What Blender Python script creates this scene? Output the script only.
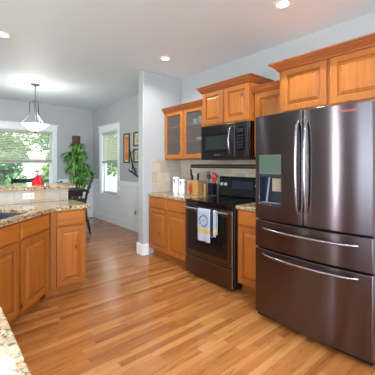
import bpy, bmesh, math, random
from mathutils import Vector, Matrix
random.seed(7)
for o in list(bpy.data.objects): bpy.data.objects.remove(o)
C = bpy.context.scene.collection
PI = math.pi
# ------------------------------------------------------------ camera
CAMH = 1.34
cam_d = bpy.data.cameras.new('camera'); cam = bpy.data.objects.new('camera', cam_d); C.objects.link(cam)
cam.location = (0, 0, CAMH)
cam.rotation_euler = (PI/2, 0, -math.radians(40.6))
cam_d.sensor_width = 36; cam_d.lens = 36*291/375
cam_d.shift_y = -(187.5-164.3)/375
cam_d.clip_start = 0.02
bpy.context.scene.camera = cam
# ------------------------------------------------------------ world, sun, area lights, exposure
w = bpy.data.worlds.new('world'); bpy.context.scene.world = w; w.use_nodes = True
wn = w.node_tree; bg = wn.nodes['Background']
sky = wn.nodes.new('ShaderNodeTexSky'); sky.sky_type = 'NISHITA'; sky.sun_disc = False
sky.sun_elevation = math.radians(50); sky.sun_rotation = math.radians(200)
hs = wn.nodes.new('ShaderNodeHueSaturation'); hs.inputs['Saturation'].default_value = 0.3
wn.links.new(sky.outputs[0], hs.inputs['Color']); wn.links.new(hs.outputs[0], bg.inputs[0])
bg.inputs[1].default_value = 0.62
sd = bpy.data.lights.new('sun', 'SUN'); sd.energy = 6.5; sd.angle = 0.02; sd.color = (1, .96, .88)
so = bpy.data.objects.new('sun', sd); C.objects.link(so); so.rotation_euler = (math.radians(38), math.radians(-14), 0)
def area(name, loc, rot, sx, sy, power, col):
    d = bpy.data.lights.new(name, 'AREA'); d.shape = 'RECTANGLE'; d.size = sx; d.size_y = sy; d.energy = power; d.color = col
    o = bpy.data.objects.new(name, d); C.objects.link(o); o.location = loc; o.rotation_euler = rot
area('daylight_rear_window', (-.6, -3.62, 1.45), (-PI/2, 0, PI), 3.2, 1.9, 235, (.72, .88, 1))  # unseen fill lamp, added to brighten the room from behind
area('daylight_side_window', (-3.62, -.3, 1.45), (0, -PI/2, 0), 1.9, 3.0, 125, (.70, .87, 1))  # added fill lamp on the unseen left side of the room
area('daylight_side_light', (-3.62, 2.2, 1.3), (0, -PI/2, 0), 2.2, .12, 60, (.95, .97, 1))  # added lamp strip, shaped to streak the refrigerator doors
area('daylight_side_light', (-3.62, 3.95, 1.3), (0, -PI/2, 0), 2.2, .12, 34, (.8, 1, .78))  # second added strip, tinted green for the streak near the dispenser
CAN_W = 11
vs = bpy.context.scene.view_settings
vs.view_transform = 'Standard'; vs.look = 'None'; vs.gamma = 1; vs.use_curve_mapping = False
vs.exposure = 0.12

# ------------------------------------------------------------ material helpers
def srgb(r, g, b):
    f = lambda c: (c/255/12.92) if c/255 <= .04045 else ((c/255+.055)/1.055)**2.4
    return (f(r), f(g), f(b), 1)
def pmat(name, col=(.8,.8,.8,1), rough=.5, metal=0, **kw):
    m = bpy.data.materials.new(name); m.use_nodes = True
    b = m.node_tree.nodes['Principled BSDF']
    b.inputs['Base Color'].default_value = col; b.inputs['Roughness'].default_value = rough; b.inputs['Metallic'].default_value = metal
    for k, v in kw.items(): b.inputs[k.replace('_', ' ')].default_value = v
    return m
class NT:
    def __init__(s, m): s.t = m.node_tree; s.b = s.t.nodes['Principled BSDF']
    def n(s, typ, **kw):
        x = s.t.nodes.new(typ)
        for k, v in kw.items(): setattr(x, k, v)
        return x
    def l(s, a, b): s.t.links.new(a, b)
    def math(s, op, a, b=None, clamp=False):
        x = s.n('ShaderNodeMath', operation=op); x.use_clamp = clamp
        for i, v in enumerate((a, b)):
            if v is None: continue
            if isinstance(v, (int, float)): x.inputs[i].default_value = v
            else: s.l(v, x.inputs[i])
        return x.outputs[0]
    def ramp(s, fac, stops, interp='LINEAR'):
        x = s.n('ShaderNodeValToRGB'); x.color_ramp.interpolation = interp
        e = x.color_ramp.elements
        while len(e) < len(stops): e.new(.5)
        for i, (p, c) in enumerate(stops): e[i].position = p; e[i].color = c
        s.l(fac, x.inputs[0]); return x.outputs[0]
    def mix(s, f, a, b, mode='MIX'):
        x = s.n('ShaderNodeMix', data_type='RGBA', blend_type=mode)
        if isinstance(f, (int, float)): x.inputs[0].default_value = f
        else: s.l(f, x.inputs[0])
        for i, v in ((6, a), (7, b)):
            if isinstance(v, tuple): x.inputs[i].default_value = v
            else: s.l(v, x.inputs[i])
        return x.outputs[2]
    def coord(s, scale=(1,1,1), loc=None, kind='Object'):
        tc = s.n('ShaderNodeTexCoord'); mp = s.n('ShaderNodeMapping')
        mp.inputs['Scale'].default_value = scale
        s.l(tc.outputs[kind], mp.inputs[0])
        if loc is not None: s.l(loc, mp.inputs['Location'])
        return mp.outputs[0]
    def noise(s, vec, scale, detail=4, rough=.5, dist=0):
        x = s.n('ShaderNodeTexNoise'); s.l(vec, x.inputs['Vector'])
        x.inputs['Scale'].default_value = scale; x.inputs['Detail'].default_value = detail
        x.inputs['Roughness'].default_value = rough; x.inputs['Distortion'].default_value = dist
        return x.outputs['Fac']
    def bump(s, h, strength=.2, dist=.01):
        x = s.n('ShaderNodeBump'); x.inputs['Strength'].default_value = strength; x.inputs['Distance'].default_value = dist
        s.l(h, x.inputs['Height']); s.l(x.outputs[0], s.b.inputs['Normal'])

def wood_mat(name, dark, mid, light, axis='z', rough=.45):
    m = pmat(name, rough=rough); t = NT(m)
    sc = {'z': (30, 30, 1.3), 'x': (1.3, 30, 30), 'y': (30, 1.3, 30)}[axis]
    oi = t.n('ShaderNodeObjectInfo'); r = t.math('MULTIPLY', oi.outputs['Random'], 37.0)
    cx = t.n('ShaderNodeCombineXYZ'); t.l(r, cx.inputs[0]); t.l(r, cx.inputs[1]); t.l(r, cx.inputs[2])
    v = t.coord(sc, cx.outputs[0])
    f1 = t.noise(v, 1.2, 6, .6, .6)
    f2 = t.noise(t.coord((1.5,1.5,1.5), cx.outputs[0]), 1.6, 2)
    col = t.ramp(f1, [(.2, dark), (.45, mid), (.55, mid), (.85, light)])
    tint = t.ramp(f2, [(.3, (.88,.85,.81,1)), (.7, (1.06,1.05,1.03,1))])
    col = t.mix(1.0, col, tint, 'MULTIPLY')
    br = t.math('MULTIPLY_ADD', oi.outputs['Random'], .22); t.t.nodes[-1].inputs[2].default_value = .9
    hv = t.n('ShaderNodeHueSaturation'); t.l(col, hv.inputs['Color']); t.l(br, hv.inputs['Value'])
    vor = t.n('ShaderNodeTexVoronoi'); t.l(t.coord((1,1,.8), cx.outputs[0]), vor.inputs['Vector']); vor.inputs['Scale'].default_value = 5.5
    k = t.math('LESS_THAN', t.n('ShaderNodeSeparateColor').outputs[0], .5)
    sep = t.t.nodes[-2] if t.t.nodes[-2].bl_idname == 'ShaderNodeSeparateColor' else [q for q in t.t.nodes if q.bl_idname == 'ShaderNodeSeparateColor'][0]
    t.l(vor.outputs['Color'], sep.inputs[0])
    kn = t.ramp(vor.outputs['Distance'], [(.03, (1,1,1,1)), (.14, (0,0,0,1))])
    kf = t.math('MULTIPLY', kn, k)
    out = t.mix(kf, hv.outputs[0], (dark[0]*.25, dark[1]*.2, dark[2]*.2, 1))
    t.l(out, t.b.inputs['Base Color'])
    t.bump(f1, .08, .002)
    t.b.inputs['Coat Weight'].default_value = .05; t.b.inputs['Coat Roughness'].default_value = .4
    return m
WD, WM, WL = srgb(134,72,20), srgb(170,99,33), srgb(190,120,46)
M = {}
M['wood'] = wood_mat('alder_vertical', WD, WM, WL, 'z')
M['woodx'] = wood_mat('alder_horizontal', WD, WM, WL, 'x')
M['crown'] = wood_mat('alder_crown', srgb(126,62,24), srgb(160,86,38), srgb(182,106,52), 'x')
M['chair'] = pmat('espresso_wood', srgb(38,30,30), .4)
M['tablewood'] = pmat('dark_table_wood', srgb(44,32,30), .3)
M['block'] = wood_mat('light_block_wood', srgb(166,118,68), srgb(190,144,90), srgb(206,164,112), 'z', .5)

def floor_mat():
    m = pmat('oak_strip_floor', rough=.17); t = NT(m)
    tc = t.n('ShaderNodeTexCoord'); sp = t.n('ShaderNodeSeparateXYZ'); t.l(tc.outputs['Object'], sp.inputs[0])
    X, Y = sp.outputs[0], sp.outputs[1]
    W, L = .058, .75
    yr = t.math('DIVIDE', Y, W); row = t.math('FLOOR', yr)
    wn1 = t.n('ShaderNodeTexWhiteNoise', noise_dimensions='1D'); t.l(row, wn1.inputs['W'])
    xo = t.math('ADD', t.math('DIVIDE', X, L), t.math('MULTIPLY', wn1.outputs['Value'], 7.3)); colm = t.math('FLOOR', xo)
    cv = t.n('ShaderNodeCombineXYZ'); t.l(row, cv.inputs[0]); t.l(colm, cv.inputs[1])
    wn2 = t.n('ShaderNodeTexWhiteNoise', noise_dimensions='2D'); t.l(cv.outputs[0], wn2.inputs['Vector'])
    base = t.ramp(wn2.outputs['Value'], [(0, srgb(150,90,45)), (.3, srgb(168,107,56)), (.75, srgb(180,119,66)), (1, srgb(194,137,82))])
    off = t.n('ShaderNodeCombineXYZ'); t.l(t.math('MULTIPLY', wn2.outputs['Value'], 50), off.inputs[0]); t.l(t.math('MULTIPLY', wn2.outputs['Value'], 31), off.inputs[1])
    g = t.noise(t.coord((2.2, 24, 1), off.outputs[0]), 1.3, 6, .65, .8)
    grain = t.ramp(g, [(.34, (.58,.50,.42,1)), (.46, (.96,.95,.94,1)), (.7, (1.1,1.1,1.08,1))])
    col = t.mix(.85, base, grain, 'MULTIPLY')
    fy = t.math('FRACT', yr); fx = t.math('FRACT', xo)
    ey = t.math('LESS_THAN', fy, .03); ex = t.math('LESS_THAN', fx, .003)
    e = t.math('MAXIMUM', ey, ex)
    col = t.mix(t.math('MULTIPLY', e, .55), col, srgb(96,54,26))
    t.l(col, t.b.inputs['Base Color'])
    t.bump(t.math('SUBTRACT', t.math('MULTIPLY', g, .3), e), .15, .001)
    return m
M['floor'] = floor_mat()
def granite_mat():
    m = pmat('speckled_granite', rough=.1); t = NT(m)
    v = t.coord()
    a = t.noise(v, 9, 5, .6, .5); b = t.noise(v, 60, 6, .7); c = t.noise(v, 38, 5, .65, .4)
    col = t.ramp(b, [(.3, srgb(140,104,68)), (.46, srgb(190,162,124)), (.6, srgb(214,196,164)), (.72, srgb(224,214,194))])
    tan = t.ramp(a, [(.42, (0,0,0,1)), (.62, (1,1,1,1))])
    col = t.mix(t.math('MULTIPLY', tan, .55), col, srgb(178,134,88))
    vo = t.n('ShaderNodeTexVoronoi'); t.l(v, vo.inputs['Vector']); vo.inputs['Scale'].default_value = 95
    sep = t.n('ShaderNodeSeparateColor'); t.l(vo.outputs['Color'], sep.inputs[0])
    s1 = t.math('MULTIPLY', t.math('GREATER_THAN', sep.outputs[0], .6), t.math('GREATER_THAN', c, .47))
    col = t.mix(t.math('MULTIPLY', s1, .8), col, srgb(70,54,44))
    s2 = t.math('GREATER_THAN', c, .585)
    col = t.mix(t.math('MULTIPLY', s2, .85), col, srgb(48,42,42))
    s3 = t.math('GREATER_THAN', sep.outputs[1], .86)
    col = t.mix(t.math('MULTIPLY', s3, .6), col, srgb(150,150,152))
    t.l(col, t.b.inputs['Base Color']); return m
M['granite'] = granite_mat()
def tile_mat(name, ua, va, tw, th, stagger=.5, tint=0):
    m = pmat(name, rough=.35); t = NT(m)
    tc = t.n('ShaderNodeTexCoord'); sp = t.n('ShaderNodeSeparateXYZ'); t.l(tc.outputs['Object'], sp.inputs[0])
    u = sp.outputs['XYZ'.index(ua)]; v = sp.outputs['XYZ'.index(va)]
    vr = t.math('DIVIDE', v, th); row = t.math('FLOOR', vr)
    ur = t.math('ADD', t.math('DIVIDE', u, tw), t.math('MULTIPLY', row, stagger)); cm = t.math('FLOOR', ur)
    cv = t.n('ShaderNodeCombineXYZ'); t.l(row, cv.inputs[0]); t.l(cm, cv.inputs[1])
    wn2 = t.n('ShaderNodeTexWhiteNoise', noise_dimensions='2D'); t.l(cv.outputs[0], wn2.inputs['Vector'])
    base = t.ramp(wn2.outputs['Value'], [(0, srgb(178,164,148)), (.5, srgb(190,179,166)), (.9, srgb(198,189,178)), (1, srgb(200,170,138))])
    g = t.noise(t.coord((9,9,9)), 1.6, 5, .6)
    col = t.mix(.6, base, t.ramp(g, [(.3, (.8,.78,.75,1)), (.7, (1.1,1.1,1.1,1))]), 'MULTIPLY')
    e = t.math('MAXIMUM', t.math('LESS_THAN', t.math('FRACT', vr), .03), t.math('LESS_THAN', t.math('FRACT', ur), .03*th/tw))
    col = t.mix(t.math('MULTIPLY', e, .6), col, srgb(150,140,128))
    t.l(col, t.b.inputs['Base Color']); t.bump(t.math('SUBTRACT', 1, e), .2, .002)
    return m
M['tile_back'] = tile_mat('travertine_tile_back', 'Y', 'Z', .152, .152)
M['tile_side'] = tile_mat('travertine_tile_side', 'X', 'Z', .152, .152)
M['tile_bar'] = tile_mat('travertine_tile_bar', 'X', 'Z', .155, .155, 0)
def paint(name, col, rough=.6):
    m = pmat(name, col, rough); t = NT(m); t.bump(t.noise(t.coord(), 60, 3), .04, .002); return m
M['wall'] = paint('grey_wall_paint', srgb(177,180,183))
M['ceiling'] = paint('ceiling_paint', srgb(225,236,246))
M['trim'] = paint('white_trim_paint', srgb(238,242,246), .35)
M['wains'] = paint('white_wainscot_paint', srgb(236,239,243), .4)
M['white'] = pmat('white_plastic', srgb(236,238,240), .35)
M['ceramic'] = pmat('white_ceramic', srgb(232,234,240), .2)
def steel(name, col, rough, grain=(2, 2, 300)):
    m = pmat(name, col, rough, 1.0); t = NT(m)
    g = t.noise(t.coord(grain), 1.0, 3); t.bump(g, .03, .0006)
    return m
ANR = 0.25
def black_steel(name, col, rough=.24):
    m = pmat(name, col, rough, 1.0); t = NT(m)
    t.b.inputs['Anisotropic'].default_value = .985; t.b.inputs['Anisotropic Rotation'].default_value = ANR
    tg = t.n('ShaderNodeVectorTransform', vector_type='VECTOR', convert_from='OBJECT', convert_to='WORLD')
    tg.inputs[0].default_value = (1, 0, 0); t.l(tg.outputs[0], t.b.inputs['Tangent'])
    return m
M['fsteel'] = black_steel('black_stainless', srgb(104,97,102), .22)
M['rsteel'] = black_steel('range_black_stainless', srgb(112,100,96), .25)
M['msteel'] = black_steel('microwave_black_stainless', srgb(74,70,72), .25)
M['chrome'] = pmat('bright_steel', srgb(196,200,208), .2, 1)
M['fhandle'] = pmat('dark_steel_handle', srgb(150,148,156), .22, 1)
M['nickel'] = pmat('brushed_nickel', srgb(120,122,124), .32, 1)
M['sink'] = pmat('sink_steel', srgb(150,156,166), .3, 1)
M['blackglass'] = pmat('black_glass', srgb(12,13,15), .06)
M['ovenglass'] = pmat('oven_window_glass', srgb(22,17,16), .08)
M['mwglass'] = pmat('microwave_window_glass', srgb(40,46,46), .1)
M['blackp'] = pmat('black_plastic', srgb(20,20,22), .4)
M['navy'] = pmat('dark_blue_plastic', srgb(30,38,58), .3)
M['iron'] = pmat('dark_iron', srgb(40,34,30), .5, .3)
M['red'] = pmat('red_plastic', srgb(205,22,36), .35)
M['redgl'] = pmat('red_glaze', srgb(200,10,34), .3)
M['bluegrey'] = pmat('blue_grey_silicone', srgb(70,84,108), .45)
M['display'] = pmat('display_glass', srgb(84,102,88), .08)
M['rubber'] = pmat('dark_gap', srgb(8,8,9), .7)
M['copper'] = pmat('copper_lettering', srgb(200,96,80), .35, .4)  # copper-red reflection put into the lettering's base colour
M['grey2'] = pmat('light_knob', srgb(214,218,224), .3, .2)
M['grey'] = pmat('grey_plastic', srgb(120,122,126), .4)
M['dkgreen'] = pmat('print_green', srgb(120,130,96), .6)
M['paper'] = pmat('cream_mat', srgb(214,206,184), .7)
M['pot'] = pmat('white_glazed_pot', srgb(214,218,222), .4)
M['soil'] = pmat('soil', srgb(60,44,34), .9)
M['coir'] = pmat('coir_pole', srgb(92,68,52), .95)
NT(M['coir']).bump(NT(M['coir']).noise(NT(M['coir']).coord((40,40,40)), 2, 4), .8, .01)
M['stem'] = pmat('plant_stem', srgb(122,110,72), .7)
M['bark'] = pmat('tree_bark', srgb(94,80,64), .9)
def leafm(name, a, b, sc=3):
    m = pmat(name, rough=.4); t = NT(m)
    t.l(t.ramp(t.noise(t.coord((sc,)*3), 1, 3), [(.35, a), (.65, b)]), t.b.inputs['Base Color'])
    return m
M['leaf'] = leafm('houseplant_leaf', srgb(34,92,32), srgb(112,172,66), 9)
M['treeleaf'] = leafm('tree_leaf', srgb(70,116,58), srgb(150,182,110))
M['treeleaf2'] = leafm('shrub_leaf', srgb(60,110,70), srgb(120,170,110))
M['grass'] = leafm('lawn_grass', srgb(110,140,80), srgb(150,172,110), 2)
M['flower'] = pmat('white_petal', srgb(236,234,226), .6)
M['flower2'] = pmat('cream_petal', srgb(222,196,150), .6)
def emis(name, col, st):
    m = pmat(name, col); b = m.node_tree.nodes['Principled BSDF']
    b.inputs['Emission Color'].default_value = col; b.inputs['Emission Strength'].default_value = st; return m
M['lamp'] = emis('lamp_glow', (1,.98,.94,1), 6)
M['bowl'] = emis('frosted_bowl', (1,.98,.95,1), 1.0)
def seethru(name, col, f, rough=.1, bump=0):
    m = pmat(name, col, rough); t = NT(m); tr = t.n('ShaderNodeBsdfTransparent'); mx = t.n('ShaderNodeMixShader'); mx.inputs[0].default_value = f
    t.l(tr.outputs[0], mx.inputs[1]); t.l(t.b.outputs[0], mx.inputs[2])
    out = [n for n in t.t.nodes if n.bl_idname == 'ShaderNodeOutputMaterial'][0]; t.l(mx.outputs[0], out.inputs[0])
    if bump: t.bump(t.noise(t.coord(), 55, 3), bump, .01)
    return m
M['pane'] = seethru('window_glass', (.9,.95,.95,1), .08, .02)
M['seeded'] = seethru('seeded_glass', srgb(110,112,112), .3, .12, .8)
M['blind'] = pmat('blind_slat', srgb(226,228,222), .5)
t = NT(M['blind']); tl = t.n('ShaderNodeBsdfTranslucent'); tl.inputs[0].default_value = srgb(236,236,220); mx_ = t.n('ShaderNodeMixShader'); mx_.inputs[0].default_value = .5
t.l(t.b.outputs[0], mx_.inputs[1]); t.l(tl.outputs[0], mx_.inputs[2]); t.l(mx_.outputs[0], [n for n in t.t.nodes if n.bl_idname == 'ShaderNodeOutputMaterial'][0].inputs[0])
M['railgrey'] = pmat('blind_rail', srgb(178,176,166), .5)
def towel_mat():
    m = pmat('printed_towel', rough=.9); t = NT(m)
    tc = t.n('ShaderNodeTexCoord'); sp = t.n('ShaderNodeSeparateXYZ'); t.l(tc.outputs['Object'], sp.inputs[0])
    X, Z = sp.outputs[0], sp.outputs[2]
    dx = t.math('SUBTRACT', X, .0); dz = t.math('SUBTRACT', Z, -.115)
    d = t.math('SQRT', t.math('ADD', t.math('POWER', dx, 2), t.math('POWER', dz, 2)))
    ring = t.math('LESS_THAN', t.math('ABSOLUTE', t.math('SUBTRACT', d, .062)), .011)
    nz = t.math('GREATER_THAN', t.noise(t.coord(), 70, 2), .46)
    ring = t.math('MULTIPLY', ring, nz)
    ins = t.math('MULTIPLY', t.math('LESS_THAN', d, .035), t.math('GREATER_THAN', t.noise(t.coord((1,1,3)), 45, 1), .56))
    st = t.math('LESS_THAN', t.math('ABSOLUTE', t.math('SUBTRACT', Z, -.232)), .022)
    col = t.mix(st, srgb(164,172,194), srgb(190,166,76))
    col = t.mix(t.math('MAXIMUM', ring, t.math('MULTIPLY', ins, .6)), col, srgb(76,84,100))
    t.l(col, t.b.inputs['Base Color']); return m
M['towel'] = towel_mat()
def art_mat(name, base, blob, sc):
    m = pmat(name, rough=.6); t = NT(m)
    f = t.noise(t.coord((1,1,.5)), sc, 3, .5, 1.0)
    t.l(t.ramp(f, [(.42, base), (.5, blob), (.62, base)]), t.b.inputs['Base Color']); return m
M['art1'] = art_mat('orange_print', srgb(196,98,46), srgb(226,150,92), 14)
M['art2'] = art_mat('leaf_print', srgb(206,200,176), srgb(104,112,84), 12)

# ------------------------------------------------------------ mesh helpers
def nb(): return bmesh.new()
def bx(bm, x0, x1, y0, y1, z0, z1, bev=0, seg=1, mx=None):
    r = bmesh.ops.create_cube(bm, size=1); v = r['verts']
    for q in v: q.co = Vector(((x0+x1)/2+q.co.x*(x1-x0), (y0+y1)/2+q.co.y*(y1-y0), (z0+z1)/2+q.co.z*(z1-z0)))
    if mx: bmesh.ops.transform(bm, matrix=mx, verts=v)
    if bev:
        es = {e for q in v for e in q.link_edges}
        bmesh.ops.bevel(bm, geom=list(es), offset=bev, segments=seg, affect='EDGES', profile=.5)
    return bm
def lathe(bm, prof, n=28, c=(0,0,0), mx=None):
    rings = []; allv = []
    for r, z in prof:
        if r < 1e-5: ring = [bm.verts.new((c[0], c[1], c[2]+z))]
        else: ring = [bm.verts.new((c[0]+r*math.cos(2*PI*i/n), c[1]+r*math.sin(2*PI*i/n), c[2]+z)) for i in range(n)]
        rings.append(ring); allv += ring
    for a, b in zip(rings, rings[1:]):
        for i in range(n):
            j = (i+1) % n
            q = [a[i % len(a)], a[j % len(a)], b[j % len(b)], b[i % len(b)]]
            s = []
            for k in q:
                if k not in s: s.append(k)
            if len(s) > 2:
                try: bm.faces.new(s)
                except ValueError: pass
    if mx: bmesh.ops.transform(bm, matrix=mx, verts=allv)
    return bm
def tube(bm, pts, rad, n=10, close=False):
    pts = [Vector(p) for p in pts]; m = len(pts); rings = []
    if not isinstance(rad, (list, tuple)): rad = [rad]*m
    prev = None
    for i, p in enumerate(pts):
        if close: d = pts[(i+1) % m]-pts[i-1]
        else: d = pts[min(i+1, m-1)]-pts[max(i-1, 0)]
        d.normalize()
        if prev is None:
            a = Vector((0,0,1)) if abs(d.z) < .9 else Vector((1,0,0)); u = d.cross(a).normalized()
        else: u = (prev-d*prev.dot(d)).normalized()
        prev = u; v = d.cross(u)
        rings.append([bm.verts.new(p+(u*math.cos(2*PI*k/n)+v*math.sin(2*PI*k/n))*rad[i]) for k in range(n)])
    rr = list(zip(rings, rings[1:])) + ([(rings[-1], rings[0])] if close else [])
    for a, b in rr:
        for k in range(n): bm.faces.new((a[k], a[(k+1) % n], b[(k+1) % n], b[k]))
    if not close: bm.faces.new(rings[0][::-1]); bm.faces.new(rings[-1])
    return bm
def slab(bm, us, vs_, hole, pt):
    """grid slab: pt(u,v,side) side 0 front, 1 back; hole(i,j) omits a cell"""
    nu, nv = len(us), len(vs_)
    F = {}
    def g(i, j, s):
        if (i, j, s) not in F: F[(i, j, s)] = bm.verts.new(pt(us[i], vs_[j], s))
        return F[(i, j, s)]
    ok = lambda i, j: 0 <= i < nu-1 and 0 <= j < nv-1 and not hole(i, j)
    for i in range(nu-1):
        for j in range(nv-1):
            if not ok(i, j): continue
            bm.faces.new((g(i,j,0), g(i+1,j,0), g(i+1,j+1,0), g(i,j+1,0)))
            bm.faces.new((g(i,j,1), g(i,j+1,1), g(i+1,j+1,1), g(i+1,j,1)))
            if not ok(i-1, j): bm.faces.new((g(i,j,0), g(i,j+1,0), g(i,j+1,1), g(i,j,1)))
            if not ok(i+1, j): bm.faces.new((g(i+1,j,0), g(i+1,j,1), g(i+1,j+1,1), g(i+1,j+1,0)))
            if not ok(i, j-1): bm.faces.new((g(i,j,0), g(i,j,1), g(i+1,j,1), g(i+1,j,0)))
            if not ok(i, j+1): bm.faces.new((g(i,j+1,0), g(i+1,j+1,0), g(i+1,j+1,1), g(i,j+1,1)))
    return bm
def obj(name, bm, mat, parent=None, smooth=False, loc=None, bevel=0):
    bmesh.ops.recalc_face_normals(bm, faces=bm.faces)
    me = bpy.data.meshes.new(name)
    if loc is not None: bmesh.ops.translate(bm, vec=-Vector(loc), verts=bm.verts)
    bm.to_mesh(me); bm.free()
    me.materials.append(M[mat] if isinstance(mat, str) else mat)
    if smooth:
        for p in me.polygons: p.use_smooth = True
        if smooth != 'all': me.set_sharp_from_angle(angle=math.radians(38))
    o = bpy.data.objects.new(name, me); C.objects.link(o)
    if loc is not None: o.location = loc
    if parent: o.parent = parent
    if bevel:
        b = o.modifiers.new('bevel', 'BEVEL'); b.width = bevel; b.segments = 2; b.limit_method = 'ANGLE'; b.angle_limit = math.radians(40)
    return o
def tag(o, label, cat, group=None):
    o['label'] = label; o['category'] = cat
    if group: o['group'] = group
    return o
def thing(name, label, cat, loc, rz=0, group=None):
    o = bpy.data.objects.new(name, None); C.objects.link(o); o.empty_display_size = .1
    o.location = loc; o.rotation_euler = (0, 0, rz); return tag(o, label, cat, group)
def struct(name, bm, mat, **kw):
    o = obj(name, bm, mat, **kw); o['kind'] = 'structure'; return o
def dup(root, loc, rz, label):
    r = root.copy(); C.objects.link(r); r.location = loc; r.rotation_euler = (0,0,rz); r['label'] = label
    for ch in list(root.children):
        c = ch.copy(); C.objects.link(c); c.parent = r
        for gch in ch.children:
            d = gch.copy(); C.objects.link(d); d.parent = c
    return r

# ------------------------------------------------------------ room shell
XW, YF, YP, H = 3.0, 7.2, 3.66, 2.72
XL, YN = -3.5, -3.5
struct('floor', bx(nb(), XL-.15, XW+.15, YN-.15, YF+.15, -.1, 0), 'floor')
struct('ceiling', bx(nb(), XL-.15, XW+.15, YN-.15, YF+.15, H, H+.15), 'ceiling')
WY0, WY1, WZ0, WZ1 = 5.85, 6.70, .66, 2.10
struct('wall_right', slab(nb(), [YN-.15, WY0, WY1, YF+.15], [0, WZ0, WZ1, H], lambda i, j: i == 1 and j == 1, lambda u, v, s: (XW+.15*s, u, v)), 'wall')
FX0, FX1 = -.1, 2.03
struct('wall_far', slab(nb(), [XL-.15, FX0, FX1, XW], [0, WZ0, WZ1, H], lambda i, j: i == 1 and j == 1, lambda u, v, s: (u, YF+.15*s, v)), 'wall')
struct('wall_left', slab(nb(), [YN-.15, -1.8, 1.2, 2.13, 2.27, 3.88, 4.02, YF], [0, .2, 2.4, H], lambda i, j: i in (1, 3, 5) and j == 1, lambda u, v, s: (XL-.15*s, u, v)), 'wall')  # openings cut to suit the added streak and side fill lamps
struct('wall_near', slab(nb(), [XL, -2.2, 1.0, XW], [0, .5, 2.4, H], lambda i, j: i == 1 and j == 1, lambda u, v, s: (u, YN-.15*s, v)), 'wall')  # opening made for the added rear fill lamp
bm = bx(nb(), 2.28, XW, YP, YP+.14, 0, H, .012, 2); struct('wall_partition', bm, 'wall')
# wainscot skins, chair rails, baseboards
struct('trim_1', slab(nb(), [YP+.14, WY0, WY1, YF-.008], [.17, WZ0-.02, .95], lambda i, j: i == 1 and j == 1, lambda u, v, s: (XW-.006*(1-s), u, v)), 'wains')
struct('trim_2', slab(nb(), [XL, FX0, FX1, XW-.006], [.17, WZ0-.02, .95], lambda i, j: i == 1 and j == 1, lambda u, v, s: (u, YF-.006*(1-s), v)), 'wains')
bm = nb(); bx(bm, XW-.035, XW, YP+.14, 5.75, .885, .985, .006); bx(bm, XW-.035, XW, 6.80, YF, .885, .985, .006); struct('trim_3', bm, 'trim')
bm = nb(); bx(bm, XL, -.2, YF-.03, YF, .90, .985, .006); bx(bm, 2.13, XW-.03, YF-.03, YF, .90, .985, .006); struct('trim_4', bm, 'trim')
def base(name, *b):
    x0,x1,y0,y1 = b; struct(name, bx(nb(), x0, x1, y0, y1, 0, .175, .007, 2), 'trim')
base('baseboard_right', XW-.018, XW, YP+.16, YF)
base('baseboard_far', XL, XW-.018, YF-.018, YF)
bm = nb(); bx(bm, 2.26, 2.37, YP-.018, YP, 0, .17, .006); bx(bm, 2.26, 2.28, YP, YP+.14, 0, .17, .006); bx(bm, 2.26, XW-.018, YP+.14, YP+.158, 0, .17, .006)
struct('baseboard_partition', bm, 'trim')
base('baseboard_left', XL, XL+.018, YN, YF-.02)

# ------------------------------------------------------------ windows
def window(n, origin, rz, wdt, z0, z1, head=.15):
    """local: x along the wall, y<0 into the room, wall face at y=0"""
    r = bpy.data.objects.new('window_%d' % n, None); C.objects.link(r); r.location = origin; r.rotation_euler = (0,0,rz); r['kind'] = 'structure'
    bm = nb(); cw = .09
    bx(bm, -cw, 0, -.02, 0, z0, z1, .003); bx(bm, wdt, wdt+cw, -.02, 0, z0, z1, .003)
    bx(bm, -cw-.01, wdt+cw+.01, -.025, 0, z1, z1+head-.02, .003); bx(bm, -cw-.025, wdt+cw+.025, -.045, 0, z1+head-.02, z1+head+.005, .004)
    obj('casing', bm, 'trim', r)
    obj('sill', bx(nb(), -cw-.02, wdt+cw+.02, -.05, .1, z0-.03, z0, .006), 'trim', r)
    obj('apron', bx(nb(), -cw, wdt+cw, -.018, 0, z0-.12, z0-.03, .003), 'trim', r)
    bm = nb(); f = .045; ya, yb = .07, .12; zm = (z0+z1)/2+.01
    bx(bm, 0, f, ya, yb, z0, z1); bx(bm, wdt-f, wdt, ya, yb, z0, z1); bx(bm, f, wdt-f, ya, yb, z1-f, z1); bx(bm, f, wdt-f, ya, yb, z0, z0+f)
    bx(bm, f, wdt-f, ya, yb, zm-.02, zm+.02)
    bx(bm, -.0, .012, 0, ya, z0, z1); bx(bm, wdt-.012, wdt, 0, ya, z0, z1); bx(bm, .012, wdt-.012, 0, ya, z1-.012, z1)
    obj('window_frame', bm, 'trim', r)
    obj('pane', bx(nb(), f, wdt-f, .093, .098, z0+f, z1-f), 'pane', r)
    return r
window(1, (XW, WY1, 0), -PI/2, WY1-WY0, WZ0, WZ1)
window(2, (FX0, YF, 0), 0, FX1-FX0, WZ0, WZ1)
def blind(label, origin, rz, wdt, z1, zb, tilt=30):
    r = thing('window_blind', label, 'window blind', origin, rz, 'white window blinds')
    obj('headrail', bx(nb(), .014, wdt-.014, .012, .06, z1-.06, z1-.013, .003), 'blind', r)
    bm = nb(); z = z1-.075
    while z > zb+.06:
        mx = Matrix.Translation((0, .036, z)) @ Matrix.Rotation(math.radians(tilt), 4, 'X')
        bx(bm, .016, wdt-.016, -.022, .022, -.0012, .0012, mx=mx); z -= .036
    for x in (.12, wdt-.12): bx(bm, x-.001, x+.001, .034, .036, zb, z1-.05)
    obj('slats', bm, 'blind', r)
    obj('bottom_rail', bx(nb(), .014, wdt-.014, .012, .06, zb, zb+.05, .005), 'railgrey', r)
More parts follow.
